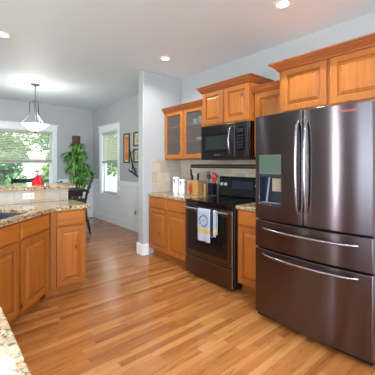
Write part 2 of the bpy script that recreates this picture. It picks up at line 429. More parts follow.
blind('white slatted blind half lowered over the narrow side window beside the pictures', (XW, WY1, 0), -PI/2, WY1-WY0, WZ1, 1.37, 48)
blind('wide white slatted blind half lowered over the window behind the pendant lamp', (FX0, YF, 0), 0, FX1-FX0, WZ1, 1.385)

# ------------------------------------------------------------ outside
struct('lawn', bx(nb(), -25, 30, -20, 40, -.5, -.35), 'grass')
def tree(name, label, cat, loc, rx, rz_, zc, n, mat, seed, group=None, trunk=.09, ls=.16):
    random.seed(seed); r = thing(name, label, cat, loc, 0, group)
    bm = nb(); tube(bm, [(0,0,0), (.05,0,zc*.5), (0,.05,zc)], [trunk, trunk*.8, trunk*.5], 10)
    for k in range(5):
        a = k*1.26; tube(bm, [(0,0,zc*.55), (.5*rx*math.cos(a), .5*rx*math.sin(a), zc+.2*rz_)], [trunk*.4, .01], 6)
    obj('trunk', bm, 'bark', r, smooth=True)
    bm = nb()
    blobs = [(random.uniform(-.55,.55)*rx, random.uniform(-.55,.55)*rx, zc+random.uniform(-.6,.6)*rz_) for _ in range(14)]
    for k in range(n):
        b = random.choice(blobs); d = Vector([random.gauss(0,1) for _ in range(3)]).normalized()*random.uniform(.6,1)
        p = Vector((b[0]+d.x*rx*.42, b[1]+d.y*rx*.42, b[2]+d.z*rz_*.38))
        u = Vector([random.gauss(0,1) for _ in range(3)]).normalized(); v = u.orthogonal().normalized()
        s = ls*random.uniform(.6,1.2)
        bm.faces.new([bm.verts.new(p+q) for q in (u*s, v*s*.5, -u*s, -v*s*.5)])
    obj('foliage', bm, mat, r); return r
tree('garden_tree', 'leafy green tree seen through left side of the wide window', 'tree', (-.5, 13.5, -.35), 1.9, 1.6, 3.3, 2600, 'treeleaf', 1)
tree('garden_tree', 'tree with pale leaves seen through right side of the wide window', 'tree', (4.3, 13.0, -.35), 1.5, 1.7, 3.1, 2200, 'treeleaf2', 2)
tree('garden_shrub', 'low green shrub at the left outside the wide window', 'shrub', (1.55, 10.6, -.35), .7, .7, 1.5, 1500, 'treeleaf2', 3, trunk=.04, ls=.1)
tree('garden_shrub', 'green shrub at the right edge outside the wide window', 'shrub', (2.75, 9.9, -.35), .45, .7, 1.5, 1400, 'treeleaf', 4, trunk=.04, ls=.1)
tree('garden_tree', 'green tree outside the narrow side window', 'tree', (5.5, 9.9, -.35), .7, .9, 1.9, 1500, 'treeleaf', 5, trunk=.05, ls=.1)
tree('garden_shrub', 'small shrub outside lower part of the narrow side window', 'shrub', (4.15, 10.9, -.35), .5, .55, 1.0, 900, 'treeleaf2', 6, trunk=.03, ls=.09)
tree('garden_tree', 'wide tree filling the middle background of the wide window', 'tree', (2.4, 18.5, -.35), 2.6, 2.6, 3.0, 3200, 'treeleaf', 7)
tree('garden_tree', 'distant green tree behind the narrow side window', 'tree', (8.2, 15.5, -.35), 2.2, 2.4, 3.0, 3000, 'treeleaf2', 8)
random.seed(11)

# ------------------------------------------------------------ cabinet parts
def door(parent, x, z, wd, ht, glass=False, y=0, t=.02, st=.057):
    bm = nb(); y1 = y-.001; y0 = y-t
    bx(bm, x, x+st, y0, y1, z, z+ht, .003); bx(bm, x+wd-st, x+wd, y0, y1, z, z+ht, .003)
    bx(bm, x+st, x+wd-st, y0, y1, z+ht-st, z+ht, .003); bx(bm, x+st, x+wd-st, y0, y1, z, z+st, .003)
    d = obj('door', bm, 'wood', parent)
    a, b, c, e = x+st-.002, x+wd-st+.002, z+st-.002, z+ht-st+.002
    if glass:
        obj('glass_pane', bx(nb(), a, b, y-.012, y-.008, c, e), 'seeded', d); return d
    bm = nb(); L = []
    for ins, yy in ((0, y-.002), (0, y-.005), (.009, y-.005), (.036, y-.018), (.0385, y-.0205)):
        L.append([bm.verts.new(p) for p in ((a+ins, yy, c+ins), (b-ins, yy, c+ins), (b-ins, yy, e-ins), (a+ins, yy, e-ins))])
    for p, q in zip(L, L[1:]):
        for k in range(4): bm.faces.new((p[k], p[(k+1) % 4], q[(k+1) % 4], q[k]))
    bm.faces.new(L[-1]); bm.faces.new(L[0][::-1])
    obj('door_panel', bm, 'wood', d); return d
def drawer(parent, x, z, wd, ht, y=0):
    bm = nb(); L = []
    for ins, yy in ((0, y-.001), (0, y-.013), (.012, y-.021), (.014, y-.0215)):
        L.append([bm.verts.new(p) for p in ((x+ins, yy, z+ins), (x+wd-ins, yy, z+ins), (x+wd-ins, yy, z+ht-ins), (x+ins, yy, z+ht-ins))])
    for p, q in zip(L, L[1:]):
        for k in range(4): bm.faces.new((p[k], p[(k+1) % 4], q[(k+1) % 4], q[k]))
    bm.faces.new(L[-1]); bm.faces.new(L[0][::-1])
    return obj('drawer_front', bm, 'woodx', parent)
def crown(parent, x0, x1, depth, z0, h=.075, left=True, right=True, off=.065):
    bm = nb(); L = []
    for k, o in ((0, .002), (.12, .012), (.2, .014), (.45, .03), (.72, .7*off), (.8, .72*off), (.82, .92*off), (1, off)):
        L.append([bm.verts.new(p) for p in ((x0-(o if left else 0), -.02-o, z0+k*h), (x1+(o if right else 0), -.02-o, z0+k*h), (x1+(o if right else 0), depth, z0+k*h), (x0-(o if left else 0), depth, z0+k*h))])
    for p, q in zip(L, L[1:]):
        for k in range(4): bm.faces.new((p[k], p[(k+1) % 4], q[(k+1) % 4], q[k]))
    bm.faces.new(L[-1]); bm.faces.new(L[0][::-1])
    obj('crown_moulding', bm, 'crown', parent)

# ------------------------------------------------------------ kitchen wall: base cabinets (local x runs toward the camera)
R = -PI/2
XB = 2.39
r = thing('base_cabinet', 'two-door alder base cabinet with two drawers left of the range', 'cabinet', (XB, YP-.004, 0), R)
W1 = .905
obj('body', bx(nb(), 0, W1, 0, XW-XB-.012, .1, .872), 'wood', r)
obj('toe_kick', bx(nb(), 0, W1, .075, .09, 0, .1), 'wood', r)
drawer(r, .012, .715, .435, .145); drawer(r, .459, .715, .435, .145)
door(r, .012, .112, .435, .59); door(r, .459, .112, .435, .59)
r = thing('base_cabinet', 'narrow single-door alder base cabinet between range and refrigerator', 'cabinet', (XB, 1.978, 0), R)
obj('body', bx(nb(), 0, .395, 0, XW-XB-.012, .1, .872), 'wood', r)
obj('toe_kick', bx(nb(), 0, .405, .075, .09, 0, .1), 'wood', r)
drawer(r, .02, .715, .365, .145); door(r, .02, .112, .365, .59)
def counter(name, label, pts, z0, z1, loc, hole=None):
    bm = nb(); es = []
    for loop in [pts]+([hole] if hole else []):
        v = [bm.verts.new((p[0], p[1], z0)) for p in loop]
        es += [bm.edges.new((v[i], v[(i+1) % len(v)])) for i in range(len(v))]
    g = bmesh.ops.triangle_fill(bm, use_beauty=True, edges=es)
    fs = [f for f in bm.faces]
    ex = bmesh.ops.extrude_face_region(bm, geom=fs)
    bmesh.ops.translate(bm, vec=(0,0,z1-z0), verts=[q for q in ex['geom'] if isinstance(q, bmesh.types.BMVert)])
    return tag(obj(name, bm, 'granite', loc=loc, bevel=.006), label, 'countertop')
counter('countertop', 'speckled granite countertop with canisters left of the range', [(XB-.035, 2.752), (XW-.012, 2.752), (XW-.012, YP-.012), (XB-.035, YP-.012)], .874, .914, (2.7, 3.2, .874))
counter('countertop', 'short granite countertop between range and refrigerator', [(XB-.035, 1.578), (XW-.012, 1.578), (XW-.012, 1.978), (XB-.035, 1.978)], .874, .914, (2.7, 1.77, .874))
# backsplash
struct('trim_5', bx(nb(), XW-.01, XW, .7, YP-.01, .86, 1.412), 'tile_back')
struct('trim_6', bx(nb(), 2.43, XW-.01, YP-.01, YP, .86, 1.412), 'tile_side')

# ------------------------------------------------------------ upper cabinets
XU = 2.68
r = thing('glass_door_cabinet', 'alder wall cabinet with two seeded glass doors left of the microwave', 'cabinet', (XU, YP-.003, 0), R)
wd = .90; dp = XW-XU-.003; bm = nb()
bx(bm, 0, .018, 0, dp, 1.415, 2.135); bx(bm, wd-.018, wd, 0, dp, 1.415, 2.135); bx(bm, .018, wd-.018, 0, dp, 1.415, 1.435); bx(bm, .018, wd-.018, 0, dp, 2.115, 2.135)
bx(bm, .018, wd-.018, dp-.01, dp, 1.435, 2.115); bx(bm, .435, .475, 0, .018, 1.435, 2.115)
obj('body', bm, 'wood', r)
for z in (1.66, 1.89): obj('shelf', bx(nb(), .019, wd-.019, .03, dp-.012, z, z+.018), 'wood', r)
door(r, .01, 1.425, .435, .70, glass=True); door(r, .46, 1.425, .435, .70, glass=True)
crown(r, 0, wd, dp, 2.12, .07, left=False, right=False, off=.055)
# dishes in the glass cabinet
def dish(name, prof, lab, cat, wx, wy, z, mat='ceramic', group=None):
    bm = nb(); lathe(bm, prof, 24, (wx, wy, z)); return tag(obj(name, bm, mat, smooth=True, loc=(wx, wy, z)), lab, cat, group)
bowl_p = [(0,0),(.035,0),(.045,.01),(.07,.05),(.075,.06),(.071,.06),(.045,.016),(0,.01)]
plate_p = [(0,0),(.06,0),(.1,.012),(.102,.016),(.06,.006),(0,.005)]
cup_p = [(0,0),(.026,0),(.036,.03),(.038,.09),(.035,.09),(.033,.03),(.02,.006),(0,.005)]
for k in range(5): dish('plate', plate_p, 'white plate in the stack on the lower shelf behind the right glass door', 'plate', 2.86, 3.0, 1.6785+k*.0075, group='stacked white plates')
for k in range(3): dish('bowl', bowl_p, 'white bowl in the stack on the top shelf behind the right glass door', 'bowl', 2.85, 2.98, 1.9085+k*.022, group='stacked white bowls')
dish('cup', cup_p, 'white cup on the top shelf nearest the cabinet middle', 'cup', 2.84, 3.13, 1.9085)
dish('cup', cup_p, 'white cup on the cabinet floor behind the left glass door', 'cup', 2.84, 3.45, 1.436)
dish('cup', cup_p, 'white cup on the lower shelf behind the left glass door', 'cup', 2.84, 3.4, 1.6785)
dish('bowl', bowl_p, 'white bowl on the cabinet floor behind the right glass door', 'bowl', 2.84, 3.02, 1.436)

XM = 2.62
r = thing('wall_cabinet', 'two-door alder wall cabinet above the microwave', 'cabinet', (XM, 2.748, 0), R)
wd = .765; dp = XW-XM-.003
obj('body', bx(nb(), 0, wd, 0, dp, 1.826, 2.27), 'wood', r)
door(r, .012, 1.838, .362, .41); door(r, .386, 1.838, .362, .41)
crown(r, 0, wd, dp, 2.25, .072, off=.055)
r = thing('wall_cabinet', 'short single-door alder wall cabinet between microwave cabinet and refrigerator cabinet', 'cabinet', (XU, 1.978, 0), R)
dp = XW-XU-.003
obj('body', bx(nb(), 0, .398, 0, dp, 1.42, 2.125), 'wood', r)
door(r, .02, 1.43, .365, .69); crown(r, 0, .398, dp, 2.118, .072, left=False, right=False, off=.055)
XR = 2.54
r = thing('wall_cabinet', 'wide two-door alder cabinet above the refrigerator', 'cabinet', (XR, 1.576, 0), R)
dp = XW-XR-.003; wd = .95
obj('body', bx(nb(), 0, wd, 0, dp, 1.83, 2.26), 'wood', r)
door(r, .028, 1.848, .43, .395); door(r, .49, 1.848, .43, .395)
crown(r, 0, wd, dp, 2.235, .078, off=.075)

# ------------------------------------------------------------ microwave
r = thing('microwave', 'black stainless over-the-range microwave with vertical curved handle', 'microwave', (2.605, 2.738, 1.394), R)
wd = .752; dp = XW-2.605-.013
obj('body', bx(nb(), 0, wd, 0, dp, 0, .428, .003), 'msteel', r)
d = obj('door', bx(nb(), .003, .555, -.028, -.001, .022, .425, .004), 'msteel', r)
obj('window', bx(nb(), .045, .49, -.031, -.027, .095, .32, .002), 'blackglass', d)
obj('window_glass', bx(nb(), .085, .45, -.0325, -.0305, .125, .29, .001), 'mwglass', d)
bm = nb(); tube(bm, [(.52, -.03, .06), (.515, -.055, .075), (.51, -.072, .14), (.508, -.078, .22), (.51, -.072, .30), (.515, -.055, .365), (.52, -.03, .38)], [.009,.011,.012,.012,.012,.011,.009], 12)
obj('handle', bm, 'fhandle', d, smooth=True)
p = obj('control_panel', bx(nb(), .558, .749, -.028, -.001, .022, .425, .004), 'msteel', r)
obj('keypad', bx(nb(), .575, .70, -.0305, -.027, .1, .37, .002), 'blackglass', p)
obj('display', bx(nb(), .59, .685, -.032, -.030, .31, .35), 'navy', p)
bm = nb()
for i in range(3):
    for j in range(5): bx(bm, .592+i*.033, .615+i*.033, -.0318, -.030, .125+j*.034, .145+j*.034)
obj('buttons', bm, pmat('key_grey', srgb(34,40,54), .4), p)
obj('vent_grille', bx(nb(), .003, .749, -.024, -.001, .001, .019), 'blackp', r)
def text(body, size, mat, parent, loc, rot=(PI/2, 0, 0), name='lettering'):
    cu = bpy.data.curves.new(name, 'FONT'); cu.body = body; cu.size = size; cu.extrude = .0006; cu.align_x = 'CENTER'; cu.align_y = 'CENTER'
    o = bpy.data.objects.new(name, cu); C.objects.link(o); bpy.context.view_layer.update()
    me = bpy.data.meshes.new_from_object(o.evaluated_get(bpy.context.evaluated_depsgraph_get())); bpy.data.objects.remove(o)
    me.materials.clear(); me.materials.append(M[mat]); q = bpy.data.objects.new(name, me); C.objects.link(q)
    q.parent = parent; q.location = loc; q.rotation_euler = rot; return q
text('SAMSUNG', .022, 'grey', d, (.29, -.0292, .06))

# dark tile liner, modelled as raised double bars
r = thing('wall_rail', 'dark two-bar metal rail on the tile backsplash above the range', 'rail', (XW-.011, 2.5, 1.285))
obj('upper_bar', bx(nb(), -.022, -.008, -.94, .9, .036, .054, .002), 'iron', r)
obj('lower_bar', bx(nb(), -.022, -.008, -.94, .9, 0, .016, .002), 'iron', r)
obj('back_strip', bx(nb(), -.008, 0, -.94, .9, .002, .052), pmat('bronze_strip', srgb(96,74,60), .5), r)

# ------------------------------------------------------------ range
XS = 2.35
r = thing('kitchen_range', 'black stainless electric range with glass cooktop and a towel on its handle', 'range', (XS, 2.744, 0), R)
wd = .758; dp = XW-XS-.014
obj('body', bx(nb(), 0, wd, 0, dp, .03, .895, .003), 'blackp', r)
for x in (.05, wd-.05):
    for y in (.06, dp-.06): obj('foot', lathe(nb(), [(0,0),(.018,0),(.018,.03),(0,.03)], 12, (x, y, 0)), 'blackp', r)
obj('cooktop', bx(nb(), -.001, wd+.001, -.035, dp-.06, .896, .915, .004, 2), 'blackglass', r)
obj('front_strip', bx(nb(), 0, wd, -.03, -.001, .855, .894, .003), 'blackglass', r)
d = obj('oven_door', bx(nb(), .003, wd-.003, -.035, -.001, .247, .85, .005), 'rsteel', r)
obj('oven_window', bx(nb(), .055, wd-.07, -.038, -.034, .325, .775, .003), 'ovenglass', d)
bm = nb(); tube(bm, [(.03, -.082, .825), (.2, -.086, .825), (.55, -.086, .825), (wd-.03, -.082, .825)], .013, 14)
for x in (.045, wd-.045): bx(bm, x-.012, x+.012, -.08, -.033, .815, .835, .003)
obj('handle', bm, 'chrome', d, smooth=True)
obj('storage_drawer', bx(nb(), .003, wd-.003, -.033, -.001, .035, .238, .005), 'rsteel', r)
bm = nb(); vv = [(dp-.06, .916), (dp-.075, .93), (dp-.05, 1.16), (dp-.035, 1.178), (dp, 1.178), (dp, .916)]
a = [bm.verts.new((0, y, z)) for y, z in vv]; b = [bm.verts.new((wd, y, z)) for y, z in vv]
bm.faces.new(a); bm.faces.new(b[::-1])
for i in range(6): bm.faces.new((a[i], a[(i+1) % 6], b[(i+1) % 6], b[i]))
bg_ = obj('control_console', bm, pmat('console_black', srgb(34,36,36), .15, .3), r, bevel=.003)
bm = nb(); bx(bm, .24, .56, -.003, .002, -.05, .05, mx=Matrix.Translation((0, dp-.063, 1.075)) @ Matrix.Rotation(math.radians(-6.2), 4, 'X'))
obj('display', bm, 'navy', bg_)
for x in (.06, .13, .63, .70):
    mx = Matrix.Translation((x, dp-.0585, 1.075)) @ Matrix.Rotation(math.radians(83.8), 4, 'X')
    bm = nb(); lathe(bm, [(.023,0),(.025,.004),(.022,.02),(.019,.026),(0,.026)], 20, mx=mx); k = obj('knob', bm, 'grey2', bg_, smooth=True)
bm = nb()
bgm = pmat('burner_grey', srgb(70,70,72), .3)
for cx_, cy_, rr in ((.2,.14,.1), (.56,.14,.08), (.2,.4,.075), (.56,.4,.1)):
    obj('burner_mark', lathe(nb(), [(rr-.002, 0), (rr-.002, .0008), (rr, .0008), (rr, 0)], 36, (cx_, cy_, .9148)), bgm, r)

# towel over the handle
bm = nb(); tw = .2; nx, nz = 15, 30
def towel_pts(u, s, back):
    x = -tw/2+u*tw
    return x
prof = [(-.018, -.345+.345*k/16) for k in range(16)] + [(-.017, .004), (-.010, .013), (0, .017), (.010, .013), (.017, .004)] + [(.018, -.02-.27*k/12) for k in range(13)]
G = []
for i in range(nx):
    u = i/(nx-1); x = -tw/2+u*tw; row = []
    for k, (y, z) in enumerate(prof):
        hang = max(0, -z)/.35; fold = .008*math.sin(u*9+.6)*hang
        row.append(bm.verts.new((x*(1-.04*hang)+(.004*hang), y-fold*.9 if y < 0 else y+abs(fold)*.15, z)))
    G.append(row)
for i in range(nx-1):
    for k in range(len(prof)-1): bm.faces.new((G[i][k], G[i+1][k], G[i+1][k+1], G[i][k+1]))
t = obj('dish_towel', bm, 'towel', smooth='all'); t.location = (XS-.0855, 2.345, .825); t.rotation_euler = (0,0,R)
sm = t.modifiers.new('thick', 'SOLIDIFY'); sm.thickness = .004; sm.offset = 0
tag(t, 'white dish towel with grey wreath print and yellow stripe over the oven handle', 'towel')
bm = nb(); prof2 = [(-.012, -.27+.27*k/10) for k in range(10)] + [(-.0175, .004), (-.010, .0135), (0, .0175), (.010, .0135), (.0175, .004)] + [(.018, -.05-.2*k/8) for k in range(9)]
G = []
for i in range(7):
    u = i/6; x = .108+u*.07
    G.append([bm.verts.new((x, y-(.006*math.sin(u*6)*max(0,-z)/.27 if y<0 else 0), z)) for y, z in prof2])
for i in range(6):
    for k in range(len(prof2)-1): bm.faces.new((G[i][k], G[i+1][k], G[i+1][k+1], G[i][k+1]))
m2 = bpy.data.materials.new('navy_towel'); m2.use_nodes = True; tt = NT(m2)
tc = tt.n('ShaderNodeTexCoord'); sp = tt.n('ShaderNodeSeparateXYZ'); tt.l(tc.outputs['Object'], sp.inputs[0])
f = tt.math('GREATER_THAN', sp.outputs[0], .145); c_ = tt.mix(f, srgb(34,38,58), srgb(170,178,198))
s_ = tt.math('MULTIPLY', tt.math('LESS_THAN', tt.math('ABSOLUTE', tt.math('SUBTRACT', sp.outputs[2], -.2)), .02), f)
tt.l(tt.mix(s_, c_, srgb(206,190,110)), tt.b.inputs['Base Color']); tt.b.inputs['Roughness'].default_value = .9
t = obj('dish_towel', bm, m2, smooth='all'); t.location = (XS-.0855, 2.345, .825); t.rotation_euler = (0,0,R)
sm = t.modifiers.new('thick', 'SOLIDIFY'); sm.thickness = .003; sm.offset = 0
tag(t, 'narrow dark navy and grey folded towel right of the wreath towel', 'towel')

# ------------------------------------------------------------ refrigerator
XFd = 2.195
r = thing('refrigerator', 'black stainless four-door refrigerator with dispenser in its left door', 'refrigerator', (XFd, 1.564, 0), R)
W = .92; dp = XW-XFd-.05
obj('body', bx(nb(), .006, W-.006, 0, dp, .03, 1.735, .004), pmat('fridge_side_grey', srgb(92,100,116), .35, .7), r)
obj('base_grille', bx(nb(), .01, W-.01, -.04, -.001, .02, .055), 'rubber', r)
for x in (.06, W-.06): obj('foot', lathe(nb(), [(0,0),(.022,0),(.022,.03),(0,.03)], 12, (x, .05, 0)), 'rubber', r)
def fy(x): return -.066-.036*(1-((x-W/2)/(W/2))**2)
def linsp(a, b, n): return [a+(b-a)*i/n for i in range(n+1)]
def panel(name, x0, x1, z0, z1, hole=None):
    us = linsp(x0, x1, 12); vz = [z0, z1]
    if hole:
        us = linsp(x0, hole[0], 2)+linsp(hole[0], hole[1], 6)[1:]+linsp(hole[1], x1, 5)[1:]; vz = [z0, hole[2], hole[3], z1]
    hf = (lambda i, j: j == 1 and 2 <= i < 8) if hole else (lambda i, j: False)
    return obj(name, slab(nb(), us, vz, hf, lambda u, v, s: (u, fy(u) if s == 0 else -.008, v)), 'fsteel', r, smooth=True, bevel=.005)
dl = panel('door', .002, W/2-.004, .872, 1.755, (.05, .275, 1.0, 1.262))
dr = panel('door', W/2+.004, W-.002, .872, 1.755)
d1 = panel('freezer_drawer', .002, W-.002, .628, .858)
d2 = panel('freezer_drawer', .002, W-.002, .055, .614)
# dispenser
bm = nb(); bx(bm, .052, .273, -.012, -.009, 1.002, 1.26); bx(bm, .052, .056, -.078, -.012, 1.002, 1.26); bx(bm, .269, .273, -.085, -.012, 1.002, 1.26)
bx(bm, .056, .269, -.076, -.012, 1.002, 1.012); bx(bm, .056, .269, -.074, -.012, 1.235, 1.26)
dn = obj('dispenser_recess', bm, 'navy', dl)
obj('dispenser_paddle', bx(nb(), .155, .24, -.045, -.03, 1.11, 1.225, .005), pmat('paddle_tan', srgb(150,138,118), .4), dl)
bm = nb(); tube(bm, [(.13, -.04, 1.235), (.125, -.05, 1.15), (.11, -.055, 1.02)], .008, 8); obj('dispenser_chute', bm, 'grey', dl, smooth=True)
obj('drip_tray', bx(nb(), .07, .255, -.082, -.03, 1.013, 1.02, .002), 'grey', dl)
us = linsp(.05, .275, 6)
obj('dispenser_display', slab(nb(), us, [1.268, 1.42], lambda i,j: False, lambda u, v, s: (u, fy(u)-.0025 if s == 0 else fy(u)+.001, v)), 'display', dl, smooth=True)
obj('dispenser_trim', slab(nb(), us, [1.258, 1.27], lambda i,j: False, lambda u, v, s: (u, fy(u)-.004 if s == 0 else fy(u)+.001, v)), 'chrome', dl, smooth=True)
def vhandle(par, x, lean):
    bm = nb(); pts = []
    for k in range(13):
        u = k/12; z = .955+u*(1.675-.955); b_ = math.sin(u*PI)**.3 if 0 < u < 1 else 0
        pts.append((x+lean*(1-b_)*.0, fy(x)+.002-.05*b_, z))
    tube(bm, pts, [.009]+[.0115]*11+[.009], 12); obj('handle', bm, 'fhandle', par, smooth=True)
vhandle(dl, W/2-.035, 1); vhandle(dr, W/2+.035, -1)
def hhandle(par, z):
    bm = nb(); pts = []
    for k in range(17):
        u = k/16; x = .088+u*(W-.176); b_ = math.sin(u*PI)**.35 if 0 < u < 1 else 0
        pts.append((x, fy(x)+.002-.048*b_, z))
    tube(bm, pts, [.009]+[.0115]*15+[.009], 12); obj('handle', bm, 'fhandle', par, smooth=True)
hhandle(d1, .795); hhandle(d2, .575)
x_ = .8; q = text('SAMSUNG', .026, 'copper', dr, (x_-.03, fy(x_-.03)-.0015, 1.705)); q.rotation_euler = (PI/2, 0, math.atan2(fy(x_-.02)-fy(x_-.04), .02))

# ------------------------------------------------------------ counter objects by the range
Z0 = .9145
def canister(label, loc, rad, h):
    r = thing('canister', label, 'canister', loc, 0, 'white lidded canisters')
    bm = nb(); lathe(bm, [(0,0),(rad,0),(rad,.004),(rad,h*.78),(rad-.004,h*.8),(0,h*.8)], 28); obj('jar', bm, 'ceramic', r, smooth=True)
    obj('lid', lathe(nb(), [(0,h*.815),(rad,h*.815),(rad,h*.93),(rad-.01,h),(0,h)], 28), 'ceramic', r, smooth=True)
    bm = nb(); lathe(bm, [(rad-.006,h*.795),(rad+.002,h*.795),(rad+.002,h*.82),(rad-.006,h*.82)], 28); obj('metal_band', bm, 'nickel', r, smooth=True)
    bm = nb(); a = math.radians(205); cx_, cy_ = math.cos(a)*(rad+.006), math.sin(a)*(rad+.006)
    bx(bm, cx_-.006, cx_+.006, cy_-.006, cy_+.006, h*.62, h*.86, .002); obj('clasp', bm, 'nickel', r)
canister('taller white canister with metal clasp, nearest the tiled side wall', (2.76, 3.48, Z0), .058, .235)
canister('shorter white canister with metal clasp, beside the knife block', (2.77, 3.345, Z0), .058, .205)
r = thing('knife_block', 'light wooden knife block holding black-handled knives', 'knife block', (2.75, 3.05, Z0), R)
bm = nb(); bx(bm, -.115, .115, -.055, .055, 0, .20, .006, 2); obj('block', bm, 'block', r)
bm = nb(); bx(bm, -.001, .001, -.0565, -.055, .004, .196); obj('seam', bm, 'iron', r)
def knife(i, x, y, h, lab, tilt):
    k = thing('kitchen_knife', lab, 'knife', (2.75+y, 3.05-x, Z0+.199), R, 'black-handled knives in the wooden block')
    mx = Matrix.Rotation(math.radians(tilt), 4, 'Y')
    bm = nb(); bx(bm, -.0115, .0115, -.009, .009, .012, h, .004, 2, mx=mx); obj('handle', bm, 'blackp', k)
    bm = nb(); bx(bm, -.010, .010, -.002, .002, .002, .014, mx=mx); obj('bolster', bm, 'chrome', k)
knife(0, -.05, 0, .165, 'tallest black-handled knife leaning left in the wooden block', -14)
knife(1, .045, .02, .10, 'black-handled knife at the right rear of the wooden block', 4)
knife(2, -.02, -.02, .07, 'short black-handled knife at the front of the wooden block', -4)
knife(3, .075, -.02, .08, 'black-handled knife at the right front of the wooden block', 8)
k = thing('serving_spoon', 'black serving spoon standing at the left end of the knife block', 'spoon', (2.77, 3.15, Z0+.199), R)
bm = nb(); tube(bm, [(0,0,.001), (0,0,.06)], .005, 8); obj('handle', bm, 'blackp', k)
bm = nb(); lathe(bm, [(0,.0),(.012,.008),(.022,.035),(.018,.062),(0,.07)], 16, mx=Matrix.Translation((0,0,.05)) @ Matrix.Scale(.45, 4, (0,1,0))); obj('spoon_bowl', bm, 'blackp', k, smooth=True)
k = thing('kitchen_shears', 'kitchen shears with red handle loops leaning on the front of the knife block', 'shears', (2.675, 3.06, Z0), R)
bm = nb(); mx = Matrix.Identity(4)
for s in (-1, 1):
    tube(bm, [(s*.016+.016*math.cos(a), -.004, .085+.026*math.sin(a)) for a in [i*2*PI/14 for i in range(14)]], .0075, 8, close=True)
obj('handle_loops', bm, 'red', k, smooth=True)
obj('blades', bx(nb(), -.007, .007, -.006, -.002, .0, .062), 'iron', k)
obj('tip', bx(nb(), -.008, .008, -.008, .002, .112, .16, .003), 'blackp', k)
r = thing('pepper_mill', 'slim wooden pepper mill between knife block and utensil crock', 'pepper mill', (2.76, 2.855, Z0))
obj('mill_body', lathe(nb(), [(0,0),(.02,0),(.021,.01),(.014,.06),(.018,.1),(.016,.12),(0,.12)], 20), 'block', r, smooth=True)
obj('mill_head', lathe(nb(), [(0,.121),(.015,.121),(.019,.14),(.012,.158),(0,.162)], 20), 'block', r, smooth=True)
r = thing('utensil_crock', 'dark blue utensil crock beside the cooktop', 'crock', (2.885, 2.835, Z0))
obj('crock', lathe(nb(), [(0,0),(.054,0),(.06,.01),(.064,.15),(.066,.16),(.06,.16),(.058,.15),(.054,.012),(0,.01)], 28), pmat('navy_glaze', srgb(24,26,40), .15), r, smooth=True)
def utensil(name, lab, dx, dy, lean, head, mat, hm, hl=.24):
    k = thing(name, lab, 'utensil', (2.885+dx, 2.835+dy, Z0+.013), 0, 'utensils standing in the crock')
    top = Vector((dx*lean, dy*lean, hl))
    obj('handle', tube(nb(), [(0,0,0), top*.5, top], .0055, 8), hm, k, smooth=True)
    bm = nb(); m4 = Matrix.Translation(top) @ Matrix.Rotation(R*0.5, 4, 'Z')
    if head == 'spoon': lathe(bm, [(0,-.005),(.014,.006),(.027,.035),(.022,.065),(0,.078)], 16, mx=m4 @ Matrix.Scale(.4, 4, (0,1,0)))
    else: bx(bm, -.026, .026, -.004, .004, -.005, .075, .004, 2, mx=m4)
    obj('head', bm, mat, k, smooth=True)
utensil('spatula', 'blue-grey spatula at the left of the utensil crock', -.01, .026, 1.2, 'spat', 'bluegrey', 'blackp')
utensil('spoon', 'blue-grey spoon at the rear of the utensil crock', .02, .01, 1.0, 'spoon', 'bluegrey', 'bluegrey', .22)
utensil('spatula', 'bright red spatula in the utensil crock', -.01, -.015, 1.4, 'spat', 'red', 'red', .22)
utensil('spoon', 'red spoon leaning right in the utensil crock', .0, -.028, 1.2, 'spoon', 'red', 'blackp', .2)
utensil('ladle', 'black ladle at the front of the utensil crock', -.03, .005, 1.0, 'spoon', 'blackp', 'blackp', .2)

# ------------------------------------------------------------ peninsula
q2 = math.sqrt(.5)
struct('wall_half', bx(nb(), -1.2, 1.19, 3.605, 3.74, 0, 1.058), 'wall')
struct('trim_7', bx(nb(), -1.2, 1.19, 3.594, 3.604, .915, 1.056), 'tile_bar')
r = thing('bar_ledge', 'raised granite bar ledge above the tiled half wall', 'countertop', (.3, 3.75, 1.06)); bpy.data.objects.remove(r)
counter('bar_ledge', 'raised granite bar ledge on top of the tiled half wall', [(-1.2, 3.51), (1.245, 3.51), (1.245, 3.99), (-1.2, 3.99)], 1.06, 1.10, (.3, 3.75, 1.06))
S = lambda s, t: ((s-t)*q2, (s+t)*q2)     # along the diagonal, into the counter
sk = (1.98, 2.64, 1.61, 2.05)
counter('peninsula_countertop', 'granite peninsula countertop with undermount sink and angled front', [(1.235, 3.025), (.855, 3.025), (-.2, 1.97), (-1.2, 1.97), (-1.2, 3.592), (1.235, 3.592)], .874, .914, (.4, 3.0, .874),
        [S(sk[0], sk[2]), S(sk[1], sk[2]), S(sk[1], sk[3]), S(sk[0], sk[3])])
# sink basin
r = thing('kitchen_sink', 'stainless undermount sink in the angled peninsula counter', 'sink', (S(sk[0], sk[2])[0], S(sk[0], sk[2])[1], .70), PI/4)
w_, d_ = sk[1]-sk[0], sk[3]-sk[2]; bm = nb(); e = .004
bx(bm, -e-.01, w_+.01, -.01, d_+.01, .0, .006)
bx(bm, -.014, -.001, -.012, d_+.012, .006, .172); bx(bm, w_+.001, w_+.014, -.012, d_+.012, .006, .172)
bx(bm, -.001, w_+.001, -.014, -.001, .006, .172); bx(bm, -.001, w_+.001, d_+.001, d_+.014, .006, .172)
obj('basin', bm, 'sink', r)
obj('drain', lathe(nb(), [(0,.0065),(.04,.0065),(.042,.009),(.035,.0095),(0,.008)], 20, (w_/2, d_/2, 0)), 'chrome', r, smooth=True)
# right unit
r = thing('base_cabinet', 'alder peninsula end cabinet with one drawer and one door', 'cabinet', (.845, 3.065, 0), 0)
obj('body', bx(nb(), 0, .352, 0, .53, .1, .872), 'wood', r)
obj('toe_kick', bx(nb(), -.03, .34, .075, .09, 0, .1), 'wood', r)
drawer(r, .052, .715, .285, .145); door(r, .052, .112, .285, .59, st=.052)
